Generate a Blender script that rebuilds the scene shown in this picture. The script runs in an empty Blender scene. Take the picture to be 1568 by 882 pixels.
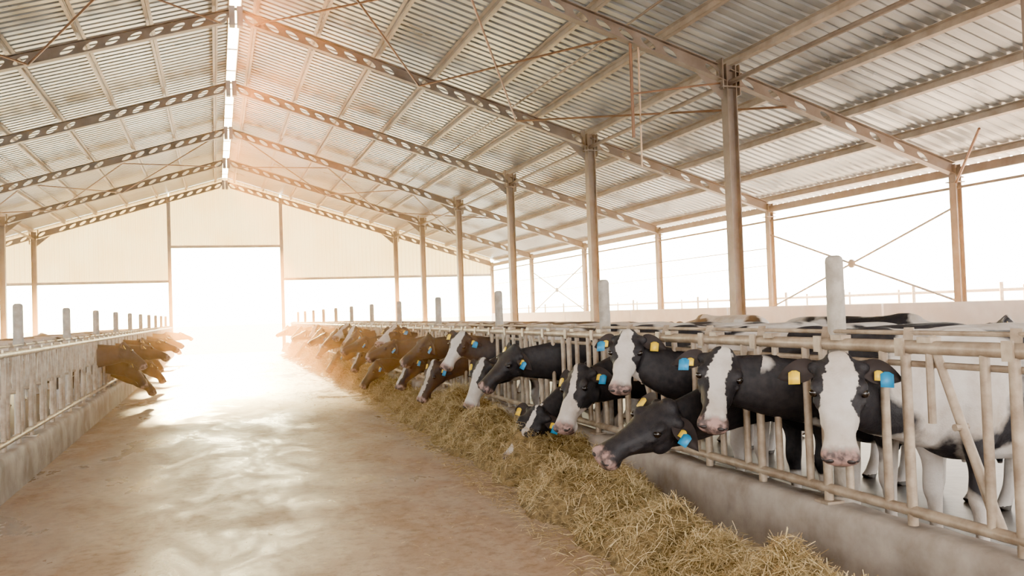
import bpy, bmesh, random, math
import numpy as np
from math import *
from mathutils import Vector, Matrix, noise as mn
random.seed(7); rng=np.random.default_rng(7)
scene=bpy.context.scene
try:
    scene.view_settings.view_transform='AgX'
    scene.view_settings.look='AgX - Punchy'
except Exception as e: pass

# ------------------------------------------------------------------ constants (metres)
CX=-0.557; Y0=12.978; BAY=6.0; XC=8.18; XO=13.3; H=8.127; S=0.305
XR=2.78; XL=-2.43; ZCURB=0.39; YG=Y0+5*BAY
def roofz(x): return H+0.36-S*abs(x)

# ------------------------------------------------------------------ material helpers
class NT:
    def __init__(s,name):
        s.m=bpy.data.materials.new(name); s.m.use_nodes=True; s.t=s.m.node_tree; s.t.nodes.clear()
        s.out=s.n('ShaderNodeOutputMaterial')
    def n(s,k,**kw):
        x=s.t.nodes.new(k)
        for a,b in kw.items(): setattr(x,a,b)
        return x
    def l(s,a,b): s.t.links.new(a,b)
    def bsdf(s,**kw):
        b=s.n('ShaderNodeBsdfPrincipled')
        for k,v in kw.items(): b.inputs[k.replace('_',' ')].default_value=v
        s.l(b.outputs[0],s.out.inputs[0]); return b
    def noise(s,scale,detail=4,rough=.5,vec=None,dist=0):
        x=s.n('ShaderNodeTexNoise'); x.inputs['Scale'].default_value=scale; x.inputs['Detail'].default_value=detail
        x.inputs['Roughness'].default_value=rough; x.inputs['Distortion'].default_value=dist
        if vec is not None: s.l(vec,x.inputs['Vector'])
        return x.outputs[0]
    def ramp(s,fac,stops):
        r=s.n('ShaderNodeValToRGB'); e=r.color_ramp.elements
        while len(e)<len(stops): e.new(.5)
        for i,(p,c) in enumerate(stops):
            e[i].position=p; e[i].color=(c[0],c[1],c[2],1) if not isinstance(c,(int,float)) else (c,c,c,1)
        s.l(fac,r.inputs[0]); return r.outputs[0]
    def mix(s,fac,a,b,mode='MIX'):
        x=s.n('ShaderNodeMix',data_type='RGBA',blend_type=mode)
        for i,v in ((0,fac),(6,a),(7,b)):
            if hasattr(v,'is_linked'): s.l(v,x.inputs[i])
            elif i==0: x.inputs[0].default_value=v
            else: x.inputs[i].default_value=(v[0],v[1],v[2],1)
        return x.outputs[2]
    def math(s,op,a,b=0,c=0,clamp=False):
        x=s.n('ShaderNodeMath',operation=op,use_clamp=clamp)
        for i,v in enumerate((a,b,c)):
            if hasattr(v,'is_linked'): s.l(v,x.inputs[i])
            else: x.inputs[i].default_value=v
        return x.outputs[0]
    def bump(s,h,strength,dist,b):
        x=s.n('ShaderNodeBump'); x.inputs['Strength'].default_value=strength; x.inputs['Distance'].default_value=dist
        s.l(h,x.inputs['Height']); s.l(x.outputs[0],b.inputs['Normal'])
    def obj(s): return s.n('ShaderNodeTexCoord').outputs['Object']
    def scaled(s,v,sc):
        x=s.n('ShaderNodeMapping'); x.inputs['Scale'].default_value=sc; s.l(v,x.inputs[0]); return x.outputs[0]

def simple(name,col,rough=.6,metal=0,var=.25,scale=6,bump=.0,col2=None):
    t=NT(name); b=t.bsdf(Roughness=rough,Metallic=metal); o=t.obj()
    n=t.noise(scale,5,.6,o)
    c2=col2 or tuple(c*(1-var) for c in col)
    t.l(t.ramp(n,[(.35,c2),(.65,col)]),b.inputs['Base Color'])
    if bump: t.bump(t.noise(scale*6,4,.6,o),bump,.01,b)
    return t.m

# ------------------------------------------------------------------ mesh helpers
class MB:
    def __init__(s): s.v=[];s.f=[];s.mi=[];s.cur=0
    def add(s,vs,fs):
        o=len(s.v); s.v.extend([tuple(v) for v in vs]); s.f.extend([tuple(i+o for i in f) for f in fs]); s.mi.extend([s.cur]*len(fs))
    def box(s,x0,x1,y0,y1,z0,z1):
        s.add([(x,y,z) for x in (x0,x1) for y in (y0,y1) for z in (z0,z1)],
              [(0,1,3,2),(4,6,7,5),(0,4,5,1),(2,3,7,6),(0,2,6,4),(1,5,7,3)])
    def obox(s,p0,p1,w,h,up=(0,0,1)):
        p0=Vector(p0);p1=Vector(p1);d=(p1-p0).normalized();u=Vector(up);u=(u-d*u.dot(d)).normalized();r=d.cross(u)
        vs=[p+r*(a*w/2)+u*(b*h/2) for p in (p0,p1) for a in (-1,1) for b in (-1,1)]
        s.add(vs,[(0,1,3,2),(4,6,7,5),(0,4,5,1),(2,3,7,6),(0,2,6,4),(1,5,7,3)])
    def tube(s,pts,r,n=10):
        pts=[Vector(p) for p in pts]; rs=r if isinstance(r,(list,tuple)) else [r]*len(pts)
        vs=[];fs=[]; 
        d0=(pts[1]-pts[0]).normalized(); u=Vector((0,0,1)) if abs(d0.z)<.9 else Vector((1,0,0))
        for i,p in enumerate(pts):
            d=(pts[min(i+1,len(pts)-1)]-pts[max(i-1,0)]).normalized()
            a=(u-d*u.dot(d)).normalized(); b=d.cross(a)
            for k in range(n):
                t=2*pi*k/n; vs.append(p+(a*cos(t)+b*sin(t))*rs[i])
        for i in range(len(pts)-1):
            for k in range(n):
                fs.append((i*n+k,i*n+(k+1)%n,(i+1)*n+(k+1)%n,(i+1)*n+k))
        fs.append(tuple(reversed(range(n)))); fs.append(tuple((len(pts)-1)*n+k for k in range(n)))
        s.add(vs,fs)
    def obj(s,name,mats,smooth=False,loc=None,auto=False,recalc=False):
        me=bpy.data.meshes.new(name); me.from_pydata(s.v,[],s.f)
        for m in (mats if isinstance(mats,(list,tuple)) else [mats]): me.materials.append(m)
        me.polygons.foreach_set('material_index',s.mi)
        if smooth: me.polygons.foreach_set('use_smooth',[True]*len(me.polygons))
        if recalc:
            bm=bmesh.new(); bm.from_mesh(me); bmesh.ops.recalc_face_normals(bm,faces=bm.faces); bm.to_mesh(me); bm.free()
        me.update(); ob=bpy.data.objects.new(name,me); scene.collection.objects.link(ob)
        if loc: ob.location=loc
        if auto:
            try: me.set_sharp_from_angle(angle=radians(40))
            except Exception: pass
        return ob

# ------------------------------------------------------------------ materials
def m_floor():
    t=NT('worn_concrete'); b=t.bsdf(); o=t.obj()
    big=t.noise(.55,6,.6,t.scaled(o,(1,.6,1)),.6); fine=t.noise(11,8,.7,o); mid=t.noise(2.2,6,.65,t.scaled(o,(1,.5,1)),1.0)
    c=t.ramp(mid,[(.3,(.33,.205,.12)),(.5,(.39,.265,.175)),(.7,(.43,.325,.235))])
    c=t.mix(t.ramp(fine,[(.36,.75),(.52,0.)]),c,(.19,.105,.05))
    c=t.mix(t.ramp(big,[(.42,0.),(.62,.5)]),c,(.41,.35,.29))
    t.l(c,b.inputs['Base Color'])
    wet=t.math('ADD',big,t.math('MULTIPLY',t.math('SUBTRACT',mid,.5),.6))
    t.l(t.ramp(wet,[(.38,.58),(.54,.40),(.64,.20)]),b.inputs['Roughness'])
    b.inputs['Specular IOR Level'].default_value=.5
    t.bump(t.noise(34,6,.7,o),.35,.006,b); return t.m
def m_coat():
    t=NT('holstein_coat'); b=t.bsdf(Roughness=.62)
    b.inputs['Specular IOR Level'].default_value=.35
    A=lambda n:t.n('ShaderNodeAttribute',attribute_name=n)
    pc=A('pc').outputs['Vector']; wb=A('wb').outputs['Fac']; bz=A('bz').outputs['Fac']; hm=A('hm').outputs['Fac']; ht=A('ht').outputs['Fac']
    n1=t.noise(1.55,2,.45,pc); n2=t.noise(22,3,.5,pc); n3=t.noise(1,4,.6,t.scaled(pc,(70,110,110)))
    body=t.math('ADD',t.math('SUBTRACT',n1,.5),wb)
    body=t.math('ADD',body,t.math('MULTIPLY',t.math('SUBTRACT',n2,.5),.03))
    head=t.math('ADD',t.math('MULTIPLY',bz,-6.),t.math('MULTIPLY',t.math('SUBTRACT',n2,.5),.35))
    hs=t.math('GREATER_THAN',hm,.5)
    f=t.math('ADD',t.math('MULTIPLY',body,t.math('SUBTRACT',1.,hs)),t.math('MULTIPLY',head,hs))
    f=t.math('MULTIPLY_ADD',f,30.,.5,True)
    white=t.ramp(t.noise(5,5,.6,pc),[(.3,(.38,.31,.245)),(.6,(.56,.51,.46))])
    black=t.ramp(n2,[(.3,(.009,.008,.010)),(.7,(.022,.019,.020))])
    c=t.mix(f,black,white)
    mz=t.math('MULTIPLY',hs,t.math('MULTIPLY_ADD',t.math('ADD',ht,t.math('MULTIPLY',n2,.08)),24.,-24.*.51,True))
    c=t.mix(mz,c,t.ramp(n2,[(.42,(.08,.055,.05)),(.60,(.34,.21,.18))]))
    t.l(c,b.inputs['Base Color']); t.bump(n3,.5,.006,b); return t.m
M_floor=m_floor(); M_coat=m_coat()
M_eye=simple('eye_gloss',(.012,.008,.006),.08,var=.1)
M_dark=simple('nostril_dark',(.02,.012,.011),.5)
M_yel=simple('tag_yellow',(.85,.55,.02),.45,var=.1)
M_blue=simple('tag_blue',(.01,.24,.48),.45,var=.1)
M_pink=simple('ear_inner',(.030,.021,.019),.8)
M_hoof=simple('hoof',(.05,.04,.03),.6)
M_curb=simple('curb_concrete',(.42,.365,.31),.75,scale=2.5,bump=.5,col2=(.22,.175,.14))
M_penfloor=simple('pen_floor',(.07,.06,.05),.5,scale=1.5,bump=.4,col2=(.03,.024,.02))
M_rail=simple('galvanised_tube',(.40,.315,.225),.45,.15,scale=9,bump=.08,col2=(.22,.155,.10))
M_post=simple('post_concrete',(.38,.335,.28),.8,scale=12,bump=.3,col2=(.25,.215,.175))
M_steel=simple('frame_steel',(.22,.17,.14),.5,.3,scale=3,col2=(.14,.10,.078))
M_rod=simple('brace_steel',(.22,.105,.06),.5,.4,scale=3)
M_purlin=simple('purlin_steel',(.44,.37,.305),.45,.3,scale=3,col2=(.30,.24,.19))
M_parapet=simple('parapet_wall',(.80,.79,.76),.8,scale=2,col2=(.66,.64,.61))
def m_roof():
    t=NT('corrugated_roof'); b=t.bsdf(Metallic=.5); o=t.obj()
    n=t.noise(1.1,5,.6,t.scaled(o,(.5,1.2,1)))
    w=t.n('ShaderNodeTexWhiteNoise',noise_dimensions='1D')
    sep=t.n('ShaderNodeSeparateXYZ'); t.l(o,sep.inputs[0])
    t.l(t.math('FLOOR',t.math('MULTIPLY',sep.outputs[1],1.0)),w.inputs['W'])
    c=t.ramp(n,[(.3,(.38,.39,.40)),(.7,(.54,.55,.555))])
    c=t.mix(t.math('MULTIPLY',w.outputs[0],.35),c,(.33,.34,.35))
    t.l(c,b.inputs['Base Color']); t.l(t.ramp(n,[(.3,.26),(.7,.38)]),b.inputs['Roughness']); return t.m
M_roof=m_roof()
def m_clad():
    t=NT('cladding_sheet'); o=t.obj()
    d=t.n('ShaderNodeBsdfPrincipled'); d.inputs['Roughness'].default_value=.5
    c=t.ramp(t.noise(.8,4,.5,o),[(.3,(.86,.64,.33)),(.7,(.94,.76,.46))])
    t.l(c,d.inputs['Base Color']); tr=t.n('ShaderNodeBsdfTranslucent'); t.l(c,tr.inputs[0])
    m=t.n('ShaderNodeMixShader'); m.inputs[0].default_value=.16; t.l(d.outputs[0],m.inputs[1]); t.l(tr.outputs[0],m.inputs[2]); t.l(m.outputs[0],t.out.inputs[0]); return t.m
M_clad=m_clad()
def m_straw():
    t=NT('straw'); b=t.bsdf(Roughness=.6)
    a=t.n('ShaderNodeAttribute',attribute_name='rnd').outputs['Fac']
    t.l(t.ramp(a,[(0.,(.22,.135,.045)),(.5,(.48,.35,.15)),(1.,(.78,.62,.35))]),b.inputs['Base Color']); return t.m
M_straw=m_straw()
M_mound=simple('straw_bed',(.32,.215,.085),.9,scale=18,bump=.9,col2=(.09,.055,.02))
M_ground=simple('dry_ground',(.74,.68,.58),.9,scale=.3,col2=(.64,.58,.49))
M_turn=simple('turnbuckle_plate',(.16,.16,.16),.5,.5)

# ------------------------------------------------------------------ ground / floor / curbs
b=MB(); b.box(XL,XR,-9,YG+.3,-.12,0); b.obj('floor',M_floor)
b=MB(); b.box(XR+.22,XO+.2,-9,YG+.3,-.12,.02); b.obj('floor_pen_right',M_penfloor)
b=MB(); b.box(-XO-.2,XL-.22,-9,YG+.3,-.12,.02); b.obj('floor_pen_left',M_penfloor)
b=MB(); b.add([(-200,-60,-.14),(200,-60,-.14),(200,300,-.14),(-200,300,-.14)],[(0,1,2,3)]); b.obj('ground',M_ground)
def curb(name,x0,dirn):
    vs=[];fs=[];ys=np.arange(-9,YG+.05,.12); prof=[(0,-.1),(0.004,.12),(.002,.30),(.012,.365),(.035,ZCURB),(.12,ZCURB+.004),(.2,ZCURB),(.22,.33),(.22,-.1)]
    n=len(prof)
    for y in ys:
        for k,(px,pz) in enumerate(prof):
            q=mn.noise(Vector((px*6+x0,y*1.7,pz*5)))*.014+mn.noise(Vector((px*20+x0,y*9,pz*20)))*.005
            vs.append((x0+dirn*(px+q),y,pz+(q if pz>.3 else 0)))
    for i in range(len(ys)-1):
        for k in range(n-1):
            fs.append((i*n+k,i*n+k+1,(i+1)*n+k+1,(i+1)*n+k))
    b=MB(); b.add(vs,fs); return b.obj(name,M_curb,smooth=True)
curb('feed_curb',XR,1); curb('feed_curb',XL,-1)

# ------------------------------------------------------------------ headlock fences
PITCH=.65; PH=4.23
def fence(x,dirn,occ,y0,y1):
    b=MB(); X=x+dirn*.09
    b.tube([(X,y0,1.335),(X,y1,1.335)],.036,12)
    b.tube([(X+dirn*.075,y0,1.405),(X+dirn*.075,y1,1.405)],.013,8)
    b.tube([(X+dirn*.03,y0,1.245),(X+dirn*.03,y1,1.245)],.017,8)
    b.tube([(X,y0,.475),(X,y1,.475)],.030,12)
    k0=int(floor((y0-PH)/PITCH)); k1=int((y1-PH)/PITCH)
    for k in range(k0+1,k1):
        e=PH+k*PITCH; c=e+PITCH/2
        b.tube([(X,e,.40),(X,e,1.34)],.027,10)
        b.tube([(X,c-.165,.475),(X,c-.165,1.335)],.024,10)
        if k in occ:
            b.tube([(X+dirn*.02,c+.16,.475),(X+dirn*.02,c+.165,1.39)],.023,10)
        else:
            b.tube([(X+dirn*.02,c-.20,.49),(X+dirn*.02,c+.0,.95),(X+dirn*.02,c+.17,1.39)],.024,10)
            b.tube([(X+dirn*.05,c-.12,.55),(X+dirn*.05,c+.02,.93)],.02,8)
            b.tube([(X,c+.165,.95),(X,c+.165,1.335)],.02,8)
            b.tube([(X-.03,c-.0,.95),(X+.05,c,.95)],.018,8)
        b.obox((X-.01*dirn,e-.02,1.30),(X+dirn*.08,e+.05,1.43),.05,.012)
        b.obox((X,c+.12,1.375),(X,c+.21,1.375),.07,.03)
        b.obox((X-.038,e-.03,1.335),(X-.038,e+.03,1.335),.012,.095)
        if k%5==0:
            b.box(X-.06,X+.06,e-.06,e+.06,.39,.405)
    return b.obj('headlock_fence',M_rail,smooth=True,auto=True)

# ------------------------------------------------------------------ fence posts
for sx in (1,-1):
    for k in range(-1,12):
        y=4.23+3.25*k
        if y>YG-1: continue
        b=MB(); x=(XR+.2) if sx>0 else (XL-.2)
        b.tube([(x,y,.30),(x,y,1.83),(x,y,1.85),(x,y,1.862)],[.055,.052,.047,.03],16)
        b.tube([(x,y,.385),(x,y,.42)],.075,16)
        b.tube([(x-.001,y,1.30),(x-.001,y,1.36)],.062,16)
        b.obj('fence_post',M_post,smooth=True,auto=True)

# ------------------------------------------------------------------ steel structure
def castellated(b,p0,p1,D=.40,r=.122,pitch=.43,t=.012,fw=.16,skip=()):
    p0=Vector(p0);p1=Vector(p1);d=(p1-p0);L=d.length;d.normalize();u=Vector((0,0,1));u=(u-d*u.z).normalized();w=d.cross(u)
    n=max(1,int(L/pitch)); cw=L/n; N=16
    for i in range(n):
        c=p0+d*(cw*(i+.5)); hole=(i%9)!=8
        if not hole:
            vs=[c+d*(a*cw/2)+u*(q*D/2)+w*(e*t/2) for e in (-1,1) for a,q in ((-1,-1),(1,-1),(1,1),(-1,1))]
            b.add(vs,[(0,1,2,3),(7,6,5,4)]); continue
        vs=[]
        for e in (-1,1):
            for k in range(N):
                a=2*pi*k/N+pi/N; ca,sa=cos(a),sin(a); m=min(cw/2/abs(ca) ,D/2/abs(sa))
                vs.append(c+d*(ca*r)+u*(sa*r)+w*(e*t/2)); 
                vs.append(c+d*(ca*m)+u*(sa*m)+w*(e*t/2))
            for a,q in ((1,1),(-1,1),(-1,-1),(1,-1)): vs.append(c+d*(a*cw/2)+u*(q*D/2)+w*(e*t/2))
        fs=[]; M=2*N+4
        corner={}
        for e in range(2):
            for k in range(N):
                k2=(k+1)%N; o=e*M
                a1=2*pi*k/N+pi/N; a2=a1+2*pi/N
                for ci,(qa,qq) in enumerate(((1,1),(-1,1),(-1,-1),(1,-1))):
                    ac=atan2(qq*D/2,qa*cw/2)%(2*pi)
                    if a1<ac<a2: corner[k]=ci
                f=[o+2*k,o+2*k+1]+([o+2*N+corner[k]] if k in corner else [])+[o+2*k2+1,o+2*k2]
                fs.append(tuple(f if e else reversed(f)))
        for k in range(N):
            k2=(k+1)%N; fs.append((2*k,2*k2,M+2*k2,M+2*k))
        b.add(vs,fs)
    for q in (-1,1):
        b.obox(p0+u*(q*D/2),p1+u*(q*D/2),fw,.016,up=u)
def hcol(b,x,y,z0,z1,w=.22,d=.2):
    b.box(x-w/2,x-w/2+.016,y-d/2,y+d/2,z0,z1); b.box(x+w/2-.016,x+w/2,y-d/2,y+d/2,z0,z1)
    b.box(x-w/2+.016,x+w/2-.016,y-.007,y+.007,z0,z1)
    b.box(x-w/2-.06,x+w/2+.06,y-d/2-.05,y+d/2+.05,z0,z0+.02)
for n in range(-2,6):
    y=Y0+n*BAY
    b=MB()
    for s in (-1,1):
        castellated(b,(s*.12,y,H-S*.12),(s*(XC-.12),y,H-S*(XC-.12)))
        castellated(b,(s*(XC+.12),y,H-S*(XC+.12)),(s*(XO+.05),y,H-S*(XO+.05)),D=.36,pitch=.55,r=.115)
        b.box(min(s*.02,s*.14),max(s*.02,s*.14),y-.10,y+.10,H-.26,H+.16)
        b.obox((s*XC-.17*s,y,H-S*XC+.05-.3),(s*XC-.17*s,y,H-S*XC+.3),.2,.02,up=(1,0,0))
        b.obox((s*XC+.17*s,y,H-S*XC-.35),(s*XC+.17*s,y,H-S*XC+.2),.2,.02,up=(1,0,0))
        b.add([(s*(XC-.12),y,H-S*XC-.15),(s*(XC-.7),y,H-S*(XC-.7)-.15),(s*(XC-.12),y,H-S*XC-.45)],[(0,1,2)])
    b.obj('roof_rafter',M_steel)
    for s in (-1,1):
        b=MB(); hcol(b,s*XC,y,.02,H-S*XC+.20,.20,.20)
        b.box(s*XC-.2,s*XC+.2,y-.12,y+.12,H-S*XC-.22,H-S*XC-.20)
        b.obj('steel_column',M_steel)
        b=MB(); hcol(b,s*XO,y,.02,H-S*XO+.1,.15,.17)
        b.box(s*XO-.14,s*XO+.14,y-.11,y+.11,H-S*XO-.26,H-S*XO-.24)
        b.obj('eave_column',M_steel)
# purlins + struts
b=MB(); ya,yb=-9.2,YG+.14
for s in (-1,1):
    xs=[.42]+[.42+1.30*i for i in range(1,11)]
    for x in xs:
        z=H-S*x+.21+.065
        up=Vector((S*s,0,1)).normalized()
        b.obox((s*x,ya,z),(s*x,yb,z),.012,.13,up=up)
        b.obox((s*x+.03*s,ya,z-.065),(s*x+.03*s,yb,z-.065),.06,.008,up=up)
        b.obox((s*x-.03*s,ya,z+.06),(s*x-.03*s,yb,z+.06),.06,.008,up=up)
b.obj('roof_purlins',M_purlin)
b=MB()
for s in (-1,1):
    b.tube([(s*(XC),ya,H-S*XC-.12),(s*XC,yb,H-S*XC-.12)],.045,10)
    b.tube([(s*(XC-1.9),ya,H-S*(XC-1.9)+.25),(s*(XC-1.9),yb,H-S*(XC-1.9)+.25)],.022,8)
    b.obox((s*XO,ya,H-S*XO-.05),(s*XO,yb,H-S*XO-.05),.08,.16)
    b.obox((s*XO,ya,H-S*XO-.36),(s*XO,yb,H-S*XO-.36),.05,.05)
b.obj('longitudinal_struts',M_steel)
# roof-plane bracing rods
b=MB()
def rp(x,n,dz=-.12): return (x,Y0+n*BAY,H-S*abs(x)+dz)
for s in (-1,1):
    for n in (0,3):
        for a,c in ((3.96,6.0),(6.29,9.4),(6.29,3.3),(3.96,.6),(.3,3.5),(9.6,6.4)):
            b.tube([rp(s*a,n+1),rp(s*c,n)],.022,6)
    for n in (0,):
        b.tube([rp(s*6.25,n),(s*6.25,Y0+n*BAY,H-S*6.25-1.75)],.028,8)
        b.tube([(s*6.25,Y0+n*BAY,H-S*6.25-1.75+.75),(s*(XC),Y0+n*BAY,H-S*XC-.1)],.018,6)
        b.tube([(s*XO,Y0+n*BAY,H-S*XO-.3),(s*(XO-1.1),Y0+n*BAY-1.6,H-S*(XO-1.1)+.1)],.025,6)
b.obj('roof_bracing_rods',M_rod)
b=MB()
for s in (-1,1):
    for n in (0,3):
        for z1,z2 in ((3.35,1.45),(1.45,3.35)):
            b.tube([(s*XO,Y0+n*BAY,z1),(s*XO,Y0+(n+1)*BAY,z2)],.024,6)
        b.tube([(s*XO-.02,Y0+(n+.5)*BAY,2.4),(s*XO+.02,Y0+(n+.5)*BAY,2.4)],.10,16)
    b.tube([(s*XO,Y0+BAY,3.0),(s*XO,YG,3.0)],.014,6)
    b.tube([(s*XO,Y0+BAY,2.55),(s*XO,YG,2.3)],.010,6)
b.obj('side_cross_bracing',M_turn)

# ------------------------------------------------------------------ roof (ceiling), gable, parapets
prof=[];y=-9.4; 
while y<YG+.4:
    prof+= [(y,0),(y+.13,0),(y+.155,.035),(y+.21,.035),(y+.235,0)]; y+=.25
vs=[];fs=[]
for s in (-1,1):
    xs=[.12,3.5,7.0,10.5,14.0]; o=len(vs)
    for x in xs:
        for (yy,dz) in prof: vs.append((s*x,yy,roofz(x)+dz))
    n=len(prof)
    for i in range(len(xs)-1):
        for k in range(n-1):
            fs.append((o+i*n+k,o+i*n+k+1,o+(i+1)*n+k+1,o+(i+1)*n+k))
b=MB(); b.add(vs,fs); b.obj('ceiling',M_roof)
b=MB()
for s in (-1,1): b.obox((s*.13,-9.4,roofz(0)+.02),(s*.13,YG+.3,roofz(0)+.02),.02,.22)
for n in range(-9,45,2): b.obox((-.2,n,roofz(0)+.11),(.2,n,roofz(0)+.11),.04,.03)
b.obj('trim_ridge',M_purlin)
# gable wall
vs=[];fs=[];x=-XO; cols=[]
def zbot(x): return 5.13 if abs(x)<2.52 else 3.5
while x<XO:
    for dx,dy in ((0,0),(.10,0),(.125,.03),(.175,.03),(.2,0)): cols.append((x+dx,dy))
    x+=.2001
cols=[c for c in cols if c[0]<XO]
for (x,dy) in cols:
    vs.append((x,YG+.16+dy,zbot(x))); vs.append((x,YG+.16+dy,roofz(x)-.02))
for k in range(len(cols)-1):
    if abs(zbot(cols[k][0])-zbot(cols[k+1][0]))>.1: continue
    fs.append((2*k,2*k+2,2*k+3,2*k+1))
b=MB(); b.add(vs,fs); b.obj('wall_far',M_clad)
b=MB()
for x in (-2.55,2.55): hcol(b,x,YG+.05,.0,roofz(x)-.3,.16,.14)
b.box(-2.6,2.6,YG-.02,YG+.12,5.06,5.18)
for s in (-1,1):
    a,c=sorted((s*2.6,s*XO)); b.box(a,c,YG,YG+.1,3.44,3.56)
b.obj('trim_door_frame',M_purlin)
for s,nm in ((1,'wall_right'),(-1,'wall_left')):
    b=MB(); y=-9
    while y<YG:
        b.box(s*XO-.08,s*XO+.08,y+.02,min(y+5.96,YG),-.1,1.46); y+=6
    b.obj(nm,M_parapet)
# outdoor pen railings
b=MB()
for X in (19,27):
    for z in (.5,.9,1.3,1.7): b.tube([(X,5,z),(X,60,z)],.035,6)
    for y in range(5,61,3): b.tube([(X,y,-.14),(X,y,1.9)],.05,6)
b.obj('paddock_railing',M_rail)

# ------------------------------------------------------------------ COWS
def loft(b,rings):
    n=len(rings[0]); vs=[p for r in rings for p in r]; fs=[]
    for i in range(len(rings)-1):
        for k in range(n):
            fs.append((i*n+k,i*n+(k+1)%n,(i+1)*n+(k+1)%n,(i+1)*n+k))
    fs.append(tuple(reversed(range(n)))); fs.append(tuple((len(rings)-1)*n+k for k in range(n)))
    b.add(vs,fs)
def cat(ps,n):
    ps=[np.array(p,float) for p in ps]; P=[2*ps[0]-ps[1]]+ps+[2*ps[-1]-ps[-2]]; out=[]
    for i in range(1,len(P)-2):
        for k in range(n):
            t=k/n; a,b_,c,d=P[i-1],P[i],P[i+1],P[i+2]
            out.append(.5*((2*b_)+(-a+c)*t+(2*a-5*b_+4*c-d)*t*t+(-a+3*b_-3*c+d)*t**3))
    out.append(P[-2]); return out
def pathtube(b,pts,side,n=14,sub=4):
    q=cat(pts,sub); rings=[]
    side=Vector(side)
    for i,p in enumerate(q):
        a=Vector(q[max(i-1,0)][:3]);c=Vector(q[min(i+1,len(q)-1)][:3]);d=(c-a).normalized()
        l=(side-d*side.dot(d)).normalized(); u=d.cross(l); o=Vector(p[:3])
        rings.append([o+l*(cos(2*pi*k/n)*p[4])+u*(sin(2*pi*k/n)*p[3]) for k in range(n)])
    loft(b,rings)
def ell(b,c,rx,ry,rz,n=12):
    rings=[]
    for i in range(1,n):
        t=pi*i/n
        rings.append([Vector((c[0]+rx*sin(t)*cos(2*pi*k/n),c[1]+ry*sin(t)*sin(2*pi*k/n),c[2]-rz*cos(t))) for k in range(n)])
    loft(b,rings)

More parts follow.
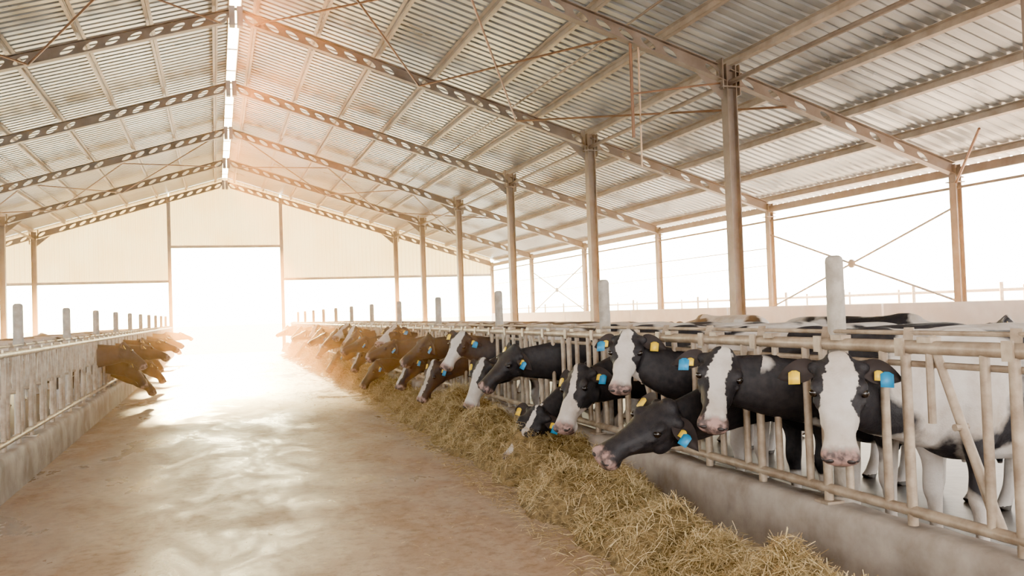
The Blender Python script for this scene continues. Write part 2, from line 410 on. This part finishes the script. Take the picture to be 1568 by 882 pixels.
XS=3.36   # world x of the cow origin (brisket) for the right-hand row
LW=1.28
def make_cow_mesh(name,poll,muz,hint,voxel=.016,seed=0,blaze=.05,muzw=False,neckw=-.25,bodyw=.02,swap=False):
    """local frame: -X is forward (towards the feed alley), origin under the brisket."""
    poll=Vector(poll); muz=Vector(muz)
    a=(muz-poll).normalized(); L=(muz-poll).length; sc=max(.88,min(L/.56,1.05))
    n=Vector(hint); n=(n-a*n.dot(a)).normalized(); l=a.cross(n)
    HP=lambda t,ll,nn: poll+a*(t*sc)+l*(ll*sc*LW)+n*(nn*sc)
    b=MB()
    rings=[]
    T=[(-.16,.98,.13,.10),(-.08,.99,.25,.17),(.06,1.0,.345,.225),(.25,1.01,.385,.265),(.5,.995,.385,.30),(.8,.975,.40,.34),(1.1,.98,.405,.345),(1.35,1.02,.37,.315),(1.55,1.08,.305,.28),(1.72,1.13,.22,.225),(1.80,1.15,.12,.12)]
    for q in cat(T,3):
        r=[]
        for k in range(24):
            t=2*pi*k/24; c,s_=cos(t),sin(t)
            w=q[3]*(abs(c)**.85)*(1 if c>0 else -1); 
            if s_>0: w*=(1-.28*s_**2)
            if s_<0: w*=(1-.15*s_**2)
            r.append(Vector((q[0],w,q[1]+q[2]*(abs(s_)**.95)*(1 if s_>0 else -1))))
        rings.append(r)
    loft(b,rings)
    ell(b,(.22,0,1.34),.22,.07,.07); ell(b,(1.45,.19,1.30),.10,.06,.05); ell(b,(1.45,-.19,1.30),.10,.06,.05); ell(b,(1.1,0,1.355),.5,.05,.035)
    ell(b,(1.72,.09,1.25),.07,.05,.07); ell(b,(1.72,-.09,1.25),.07,.05,.07)
    ell(b,(.16,.17,.95),.16,.09,.26); ell(b,(.16,-.17,.95),.16,.09,.26)
    ell(b,(1.12,0,.60),.24,.17,.15)
    for s in (-1,1):
        for dx in (1.03,1.2): pathtube(b,[(dx,s*.07,.52,.028,.028),(dx,s*.07,.42,.02,.02)],(0,1,0),8,2)
        pathtube(b,[(.14,s*.17,.98,.14,.10),(.13,s*.18,.76,.10,.075),(.15,s*.17,.60,.065,.055),(.14,s*.165,.44,.062,.055),(.15,s*.165,.36,.046,.044),(.155,s*.165,.20,.040,.036),(.15,s*.165,.12,.05,.047),(.12,s*.165,.06,.052,.05),(.09,s*.165,.012,.07,.058)],(0,1,0))
        pathtube(b,[(1.48,s*.17,1.12,.24,.13),(1.36,s*.21,.88,.21,.12),(1.36,s*.21,.72,.14,.095),(1.54,s*.185,.56,.075,.055),(1.60,s*.175,.47,.062,.045),(1.57,s*.175,.33,.042,.036),(1.55,s*.175,.20,.040,.036),(1.53,s*.175,.12,.05,.046),(1.50,s*.175,.06,.052,.05),(1.47,s*.175,.012,.07,.058)],(0,1,0))
    pathtube(b,[(1.74,0,1.30,.045,.045),(1.84,0,1.15,.032,.032),(1.86,.01,.85,.022,.022),(1.84,.02,.65,.022,.022),(1.83,.02,.52,.05,.045),(1.83,.02,.36,.02,.02)],(0,1,0),8)
    # neck
    e=HP(.085,0,-.12)
    zf=max(.84,min(1.06,.45*e.z+.55*1.05))
    mid=Vector((-.48,e.y*.45,zf)); 
    if e.x>-.66: mid=Vector((-.38,e.y*.45,(1.05+e.z)/2))
    side=l if abs(l.y)>.3 else Vector((0,1,0))
    if side.y<0: side=-side
    side=(side+Vector((0,1.2,0))).normalized()
    pathtube(b,[(.22,0,1.03,.34,.17),(-.02,0,1.02,.31,.16),(-.22,e.y*.12,(1.02*.6+zf*.4),.265,.14),(mid.x,mid.y,mid.z-.01,.21,.115),(e.x*.82+mid.x*.18,e.y*.82+mid.y*.18,e.z*.82+mid.z*.18-.01,.160,.100),(e.x,e.y,e.z,.125,.095)],side,16,4)
    # head: t, top, bottom, half width
    R=[(-.055,-.02,-.09,.045),(-.03,.012,-.13,.078),(.03,.032,-.185,.100),(.10,.036,-.225,.108),(.16,.030,-.240,.107),(.22,.022,-.225,.094),(.28,.018,-.190,.078),(.34,.018,-.158,.066),(.40,.018,-.140,.062),(.45,.014,-.132,.068),(.49,.006,-.128,.078),(.525,-.008,-.120,.079),(.548,-.028,-.108,.066),(.56,-.045,-.092,.042)]
    rings=[]
    for t,nt,nb_,hw in cat(R,2):
        r=[]
        for k in range(24):
            th=2*pi*k/24; c,s_=cos(th),sin(th)
            w=hw*(abs(c)**.8)*(1 if c>0 else -1)
            if s_<0: w*=(1-.45*abs(s_)**1.3)
            mm=(nt*.62+nb_*.38) if t<.4 else (nt+nb_)/2
            nn=mm+((nt-mm) if s_>0 else (mm-nb_))*(abs(s_)**.8)*(1 if s_>0 else -1)
            r.append(HP(t,w,nn))
        rings.append(r)
    loft(b,rings)
    def hell(t,ll,nn,rt,rl,rn,m=10):
        rings=[]
        for i in range(1,m):
            th=pi*i/m
            rings.append([HP(t-rt*cos(th),ll+rl*sin(th)*cos(2*pi*k/12),nn+rn*sin(th)*sin(2*pi*k/12)) for k in range(12)])
        return rings
    for s in (-1,1):
        loft(b,hell(.140,s*.086,.004,.050,.032,.028))      # brow ridge
        loft(b,hell(.205,s*.092,-.040,.032,.018,.018))      # lower lid
        loft(b,hell(.14,s*.072,-.145,.085,.036,.075))       # jaw muscle
        loft(b,hell(.27,s*.066,-.060,.10,.016,.022))        # facial crest
        loft(b,hell(.515,s*.050,-.034,.038,.028,.030))      # nostril wing
        loft(b,hell(.005,s*.085,-.045,.042,.045,.045))      # ear base
    loft(b,hell(-.02,0,.012,.050,.060,.040))                # poll
    loft(b,hell(.475,0,-.138,.065,.050,.024))               # lower lip / chin
    me=bpy.data.meshes.new('tmp'); me.from_pydata(b.v,[],b.f); ob=bpy.data.objects.new('tmp',me); scene.collection.objects.link(ob)
    bm=bmesh.new(); bm.from_mesh(me); bmesh.ops.recalc_face_normals(bm,faces=bm.faces); bm.to_mesh(me); bm.free()
    m=ob.modifiers.new('r','REMESH'); m.mode='VOXEL'; m.voxel_size=voxel
    m2=ob.modifiers.new('s','SMOOTH'); m2.factor=.5; m2.iterations=4 if voxel<.02 else 2
    dg=bpy.context.evaluated_depsgraph_get(); dg.update()
    ev=ob.evaluated_get(dg); em=bpy.data.meshes.new_from_object(ev)
    V=np.empty(len(em.vertices)*3,np.float32); em.vertices.foreach_get('co',V); V=V.reshape(-1,3)
    LV=np.empty(len(em.loops),np.int32); em.loops.foreach_get('vertex_index',LV)
    LT=np.empty(len(em.polygons),np.int32); em.polygons.foreach_get('loop_total',LT)
    F=[];o=0; LVl=LV.tolist()
    for c in LT.tolist(): F.append(LVl[o:o+c]); o+=c
    bpy.data.objects.remove(ob); bpy.data.meshes.remove(me); bpy.data.meshes.remove(em)
    x=MB()
    for s in (-1,1):
        x.cur=1; loft(x,hell(.172,s*.100,-.008,.026,.020,.024))
        x.cur=2; loft(x,hell(.545,s*.042,-.038,.016,.020,.016)); loft(x,hell(.535,s*.064,-.036,.016,.010,.009))
    x.cur=2
    x.add([HP(.556-.5*(i*.02)**2*14,.02*i,-.100) for i in (-3,-2,-1,0,1,2,3)]+[HP(.556-.5*(i*.02)**2*14,.02*i,-.108) for i in (-3,-2,-1,0,1,2,3)],[(i,i+1,i+8,i+7) for i in range(6)])
    W=Vector((0,0,1))
    for s in (-1,1):
        base=HP(.005,s*.092,-.045); dr=(l*(s*.95)+a*.10-n*.18-W*.12).normalized(); up=(n*.85+a*.25); up=(up-dr*up.dot(dr)).normalized(); wd=dr.cross(up)
        NS,NC=13,9; el=.225*sc
        for layer in (0,1):
            vs=[]
            for i in range(NS):
                tt=i/(NS-1); w=(.034*(1-tt)+.046*sin(pi*tt**.85)**.8 if 0<tt<1 else .034*(1-tt)+.002)*sc
                for j in range(NC):
                    c=-1+2*j/(NC-1); th=.018*(1-abs(c)**3)*(1-tt**4)
                    vs.append(base+dr*(tt*el)+wd*(c*w)+up*((abs(c)**1.7*.046*(1-tt*.6)-th*layer-.03*tt*tt)*sc))
            fs=[]
            for i in range(NS-1):
                for j in range(NC-1): 
                    f=(i*NC+j,i*NC+j+1,(i+1)*NC+j+1,(i+1)*NC+j); fs.append(f if not layer else tuple(reversed(f)))
            x.cur=5 if layer==0 else 0; x.add(vs,fs)
        def tag(off,cur,size):
            x.cur=cur; c=base+dr*(el*(.52+off))+up*(.018+.004*cur); dn=(a*.9-up*.05-W*.5).normalized(); rt=(dr-dn*dr.dot(dn)).normalized()
            o2=[(-.5,0),(-.18,-.18),(.18,-.18),(.5,0),(.5,1),(-.5,1)]
            vs=[c+rt*(p*size)+dn*(q*size*1.05)+up*(e*.003) for e in (0,1) for p,q in o2]
            x.add(vs,[(5,4,3,2,1,0),(6,7,8,9,10,11)]+[(i,(i+1)%6,6+(i+1)%6,6+i) for i in range(6)])
        first=(s>0)!=swap
        if first: tag(0,3,.062)
        else: tag(.05,4,.068); tag(-.14,3,.045)
    nv=len(V); EV=np.array([tuple(p) for p in x.v],np.float32)
    F+= [tuple(i+nv for i in f) for f in x.f]
    AV=np.vstack([V,EV]); me=bpy.data.meshes.new(name); me.from_pydata(AV.tolist(),[],F)
    mi=[]; zz=V[:,2]
    for f in F[:len(LT)]: mi.append(6 if zz[f[0]]<.055 else 0)
    mi+=x.mi
    for m_ in (M_coat,M_eye,M_dark,M_yel,M_blue,M_pink,M_hoof): me.materials.append(m_)
    me.polygons.foreach_set('material_index',mi); me.polygons.foreach_set('use_smooth',[True]*len(F))
    rel=AV-np.array(poll); t=rel@np.array(a)/sc; ll=rel@np.array(l)/sc/LW; nn=rel@np.array(n)/sc
    hm=((t>-.10)&(t<.62)&(abs(ll)<.2)&(nn>-.26-.1*np.clip(t,0,.1))&(nn<.09)).astype(np.float32)
    hm*=(~((t<.06)&(nn<-.13))).astype(np.float32)
    w=np.interp(t,[-.05,.02,.12,.25,.40,.5],[blaze*.5,blaze*.9,blaze*1.25,blaze*.95,blaze*1.0+(.1 if muzw else 0),blaze*1.2+(.12 if muzw else 0)])
    bz=np.abs(ll+.012*np.sin(t*14+seed))-w
    bz=bz+np.clip(-nn-.10,0,1)*.6*(0 if muzw else 1)
    if blaze<=0: bz=np.abs(bz)+.2 if not muzw else bz
    bz[nv:]=.5
    x_=AV[:,0]; wb=np.interp(x_,[-.9,-.35,.15,.5],[neckw,neckw,bodyw+neckw*.3,bodyw])
    wb=wb+np.clip(.55-AV[:,2],0,1)*1.2
    for nm,arr in (('hm',hm),('bz',bz),('ht',t),('wb',wb)):
        at=me.attributes.new(nm,'FLOAT','POINT'); at.data.foreach_set('value',np.ascontiguousarray(arr,dtype=np.float32))
    at=me.attributes.new('pc','FLOAT_VECTOR','POINT'); pc=(AV*np.array([1.,.8,.9])+np.array([seed*7.31,seed*3.17,seed*5.9])).astype(np.float32); at.data.foreach_set('vector',np.ascontiguousarray(pc).ravel())
    me.update(); return me
def put(me,loc,rot=0):
    ob=bpy.data.objects.new('holstein_cow',me); scene.collection.objects.link(ob); ob.location=loc; ob.rotation_euler=(0,0,rot); return ob
NEAR=[
 (3.905,(2.62,3.80,1.25),(2.44,3.60,.77),(-.62,-.75,.35),dict(blaze=.062,muzw=True,seed=1,neckw=-.05,bodyw=.06,swap=False)),
 (4.60,(2.58,4.86,1.25),(2.32,4.60,.84),(-.50,-.80,.30),dict(blaze=.045,muzw=False,seed=2,neckw=-.12,bodyw=.05,swap=True)),
 (5.22,(2.30,5.12,.90),(1.76,5.17,.61),(-.25,-.45,.9),dict(blaze=-.1,seed=3,neckw=-.3,bodyw=-.1,swap=False)),
 (5.95,(2.52,6.09,1.36),(2.30,5.86,.97),(-.6,-.7,.3),dict(blaze=.050,muzw=True,seed=4,neckw=-.1,bodyw=.06,swap=True)),
 (7.00,(2.48,6.98,1.04),(2.15,6.78,.52),(-.8,-.3,.5),dict(blaze=.025,muzw=True,seed=5,neckw=-.3,bodyw=-.05)),
 (7.75,(2.32,7.66,.62),(1.98,7.62,.19),(-.7,-.55,.4),dict(blaze=.018,muzw=True,seed=6,neckw=-.2,bodyw=.0)),
 (8.62,(2.48,8.72,1.17),(2.08,8.80,.78),(-.3,-.3,.8),dict(blaze=-.1,seed=7,neckw=-.3,bodyw=.0)),
 (9.75,(2.45,9.80,.98),(2.2,9.75,.46),(-.8,-.4,.4),dict(blaze=.04,muzw=True,seed=8,neckw=-.05,bodyw=.1)),
 (10.70,(2.50,10.85,1.30),(2.2,10.75,.88),(-.7,-.6,.3),dict(blaze=.05,muzw=True,seed=9,neckw=-.1,bodyw=.1)),
 (12.0,(2.42,12.10,.86),(2.15,12.1,.33),(-.8,-.3,.4),dict(blaze=.03,muzw=False,seed=10,neckw=-.3,bodyw=.0)),
 (12.75,(2.46,12.6,1.22),(2.0,12.8,.84),(-.3,-.3,.8),dict(blaze=-.1,seed=11,neckw=-.3,bodyw=.0)),
]
occ=set()
for (ys,p,m_,h,kw) in NEAR:
    vox=.012 if ys<7.9 else (.018 if ys<10 else .024)
    me=make_cow_mesh('holstein_cow_mesh',(p[0]-XS,p[1]-ys,p[2]),(m_[0]-XS,m_[1]-ys,m_[2]),h,voxel=vox,**kw)
    put(me,(XS,ys,0))
TM=[]
for i,(p,m_,h,kw) in enumerate([
   ((2.45,.0,1.22),(2.05,.05,.84),(-.35,-.2,.8),dict(blaze=-.1,seed=21,neckw=-.25)),
   ((2.42,.05,.90),(2.12,0,.42),(-.8,-.2,.4),dict(blaze=.03,muzw=False,seed=22,neckw=-.25)),
   ((2.50,0,1.32),(2.20,-.1,.94),(-.7,-.5,.4),dict(blaze=.05,muzw=True,seed=23,neckw=-.1,bodyw=.08)),
   ((2.36,0,.66),(2.02,.0,.22),(-.8,-.2,.5),dict(blaze=-.1,muzw=False,seed=24,neckw=-.2)),
   ((2.30,.1,1.12),(1.80,.2,.90),(-.25,-.2,.9),dict(blaze=-.1,muzw=False,seed=25,neckw=-.3)),
   ((2.50,.1,1.36),(2.10,-.25,1.10),(-.5,-.5,.7),dict(blaze=.035,muzw=True,seed=26,neckw=.1,bodyw=.1))]):
    TM.append(make_cow_mesh('holstein_cow_far',(p[0]-XS,p[1],p[2]),(m_[0]-XS,m_[1],m_[2]),h,voxel=.026,**kw))
right=[(13.55,1),(14.35,4),(15.2,5),(15.9,0),(16.6,3),(17.4,4),(18.4,1),(19.4,0),(20.1,2),(21.1,5),(22.0,3),(22.9,0),(24.0,4),(25.2,1),(26.4,0),(27.9,2),(29.5,4),(31.0,3),(33,0),(35,1),(37.5,4),(39.5,0)]
for y,k in right: put(TM[k],(XS,y,0))
left=[(16.5,0),(17.4,1),(18.2,3),(19.2,4),(20.6,0),(21.6,3),(22.6,1),(24.0,4),(27.5,4),(30,0),(34,1),(38,4)]
for y,k in left: put(TM[k],(XR+XL-XS,y,0),pi)
put(TM[2],(6.3,6.9,.02),pi/2+.2); put(TM[0],(7.0,12.4,.02),-pi/2); put(TM[0],(-6.0,22,.02),pi/2); put(TM[4],(-5.2,27,.02),-pi/2+.2)
for c in [n[0] for n in NEAR]+[r[0] for r in right]: occ.add(int(floor((c-PH)/PITCH)))
occL=set(int(floor((c-PH)/PITCH)) for c,_ in left)
fence(XR,1,occ,-4,YG-.3); fence(XL,-1,occL,-4,YG-.3)

# ------------------------------------------------------------------ HAY
def xl(y): return float(np.interp(y,[2.5,4.0,4.75,6.2,9.6,15,25,42],[1.74,1.68,1.68,1.78,1.95,2.2,2.32,2.4]))
def hay_h(x,y):
    e0=xl(y)+.20*mn.noise(Vector((y*1.7,3.3,0))); e1=XR
    if x<e0: return 0
    u=(x-e0)/(e1-e0)
    env=min(1,u*3.6)**.7
    if y<6.8: env*=max(0.0,1-max(0,(u-.45))/.36*(1.0 if y<5.5 else (6.8-y)/1.3))
    lump=.60+1.4*mn.noise(Vector((x*1.4,y*1.8,1.7)))+.55*mn.noise(Vector((x*4,y*4,7.7)))
    return max(0,env*.30*max(.04,lump+.08))
b=MB(); ys=np.concatenate([np.arange(2.4,12,.05),np.arange(12,YG-.5,.18)]); nx=26
vs=[];fs=[]
for y in ys:
    x0=xl(y)-.16
    for i in range(nx):
        x=x0+(XR-x0)*i/(nx-1); h=hay_h(x,y); vs.append((x,y,h-.004 if h>.01 else -.01))
for j in range(len(ys)-1):
    for i in range(nx-1): fs.append((j*nx+i,j*nx+i+1,(j+1)*nx+i+1,(j+1)*nx+i))
b.add(vs,fs); b.obj('hay_bed',M_mound,smooth=True)
def strands(name,N,gen,lmin,lmax,wd):
    V=np.zeros((N,6,3),np.float32); rn=np.zeros((N,6),np.float32)
    for i in range(N):
        x,y,z,tilt,ws=gen()
        L=random.uniform(lmin,lmax)*ws; a=random.uniform(0,2*pi); tl=random.gauss(0,tilt)
        d=Vector((cos(a)*cos(tl),sin(a)*cos(tl),sin(tl))); s=Vector((-sin(a),cos(a),random.uniform(-.6,.6))).normalized()*(wd*ws*random.uniform(.6,1.3))
        c=Vector((x,y,z)); k=Vector((random.gauss(0,.15),random.gauss(0,.15),random.gauss(0.1,.15)))*L
        pts=[c-d*L/2,c+k*.5,c+d*L/2]
        for j,p in enumerate(pts):
            p.z=max(p.z,.004); V[i,2*j]=p-s; V[i,2*j+1]=p+s
        rn[i,:]=random.random()
    F=[]
    for i in range(N):
        o=i*6; F.append((o,o+1,o+3,o+2)); F.append((o+2,o+3,o+5,o+4))
    me=bpy.data.meshes.new(name); me.from_pydata(V.reshape(-1,3).tolist(),[],F); me.materials.append(M_straw)
    at=me.attributes.new('rnd','FLOAT','POINT'); at.data.foreach_set('value',rn.ravel())
    ob=bpy.data.objects.new(name,me); scene.collection.objects.link(ob); return ob
def g_hay():
    while True:
        y=2.6+ (random.random()**1.9)*36; x=random.uniform(xl(y)-.25,XR-.01); h=hay_h(x,y)
        if h<=.014 and random.random()<.84: continue
        ws=1+max(0,y-7)*.09
        return x,y,h+random.uniform(0,.05)*(1 if h>.02 else .2),.45 if h>.02 else .08,ws
strands('hay_pile',78000,g_hay,.06,.17,.0019)
def g_fl():
    y=2.2+(random.random()**1.5)*30; x=XR-abs(random.gauss(0,1.3)) if random.random()<.75 else random.uniform(XL,XR)
    if random.random()<.06: x=XL+abs(random.gauss(0,.25))
    x=min(max(x,XL+.02),XR-.03)
    return x,y,.008,.03,.6+max(0,y-7)*.04
strands('scattered_straw',10000,g_fl,.03,.11,.0021)

# ------------------------------------------------------------------ added orange scatter volume, imitates lens flare veil at far end
t=NT('flare_veil_scatter'); vsn=t.n('ShaderNodeVolumeScatter'); vsn.inputs['Color'].default_value=(1,.47,.15,1); vsn.inputs['Density'].default_value=.022; vsn.inputs['Anisotropy'].default_value=.55
t.l(vsn.outputs[0],t.out.inputs['Volume'])
b=MB(); yA,yB=8.0,YG+.1
pts=[(-12.9,.03),(12.9,.03),(12.9,3.9),(0,7.8),(-12.9,3.9)]
b.add([(x,yA,z) for x,z in pts]+[(x,yB,z) for x,z in pts],[(4,3,2,1,0),(5,6,7,8,9)]+[(i,(i+1)%5,5+(i+1)%5,5+i) for i in range(5)])
b.obj('flare_veil',t.m,recalc=True)

# ------------------------------------------------------------------ LIGHT
w=bpy.data.worlds.new('World'); scene.world=w; w.use_nodes=True; nt=w.node_tree; nt.nodes.clear()
N=nt.nodes.new; Lk=nt.links.new
tc=N('ShaderNodeTexCoord'); dp=N('ShaderNodeVectorMath'); dp.operation='DOT_PRODUCT'; dp.inputs[1].default_value=(0,.97,.2)
Lk(tc.outputs['Generated'],dp.inputs[0])
r=N('ShaderNodeValToRGB'); Lk(dp.outputs['Value'],r.inputs[0])
e=r.color_ramp.elements; e[0].position=.45; e[0].color=(1,.985,.97,1); e[1].position=.97; e[1].color=(1,.62,.28,1)
st=N('ShaderNodeMapRange'); st.inputs['From Min'].default_value=.50; st.inputs['From Max'].default_value=.98; st.inputs['To Min'].default_value=19; st.inputs['To Max'].default_value=120.0
Lk(dp.outputs['Value'],st.inputs['Value'])
bg=N('ShaderNodeBackground'); Lk(r.outputs[0],bg.inputs[0]); Lk(st.outputs[0],bg.inputs[1])
o=N('ShaderNodeOutputWorld'); Lk(bg.outputs[0],o.inputs[0])
sd=bpy.data.lights.new('sun','SUN'); sd.energy=160; sd.angle=radians(3); sd.color=(1,.50,.18)
so=bpy.data.objects.new('sun',sd); scene.collection.objects.link(so)
dv=Vector((.03,-1,-.20)); so.rotation_euler=dv.to_track_quat('-Z','Y').to_euler(); so.location=(0,80,20)

# ------------------------------------------------------------------ CAMERA
yaw,pitch,roll=.3347,.0259,.0348
F=Vector((sin(yaw)*cos(pitch),cos(yaw)*cos(pitch),sin(pitch))); Rr=Vector((cos(yaw),-sin(yaw),0)); U=Rr.cross(F)
R2=Rr*cos(roll)-U*sin(roll); U2=Rr*sin(roll)+U*cos(roll)
M=Matrix((R2,U2,-F)).transposed().to_4x4(); M.translation=Vector((CX,0,1.6))
cd=bpy.data.cameras.new('camera'); cd.sensor_width=36; cd.lens=1306.39/1568*36; cd.clip_end=600
co=bpy.data.objects.new('camera',cd); scene.collection.objects.link(co); co.matrix_world=M; scene.camera=co
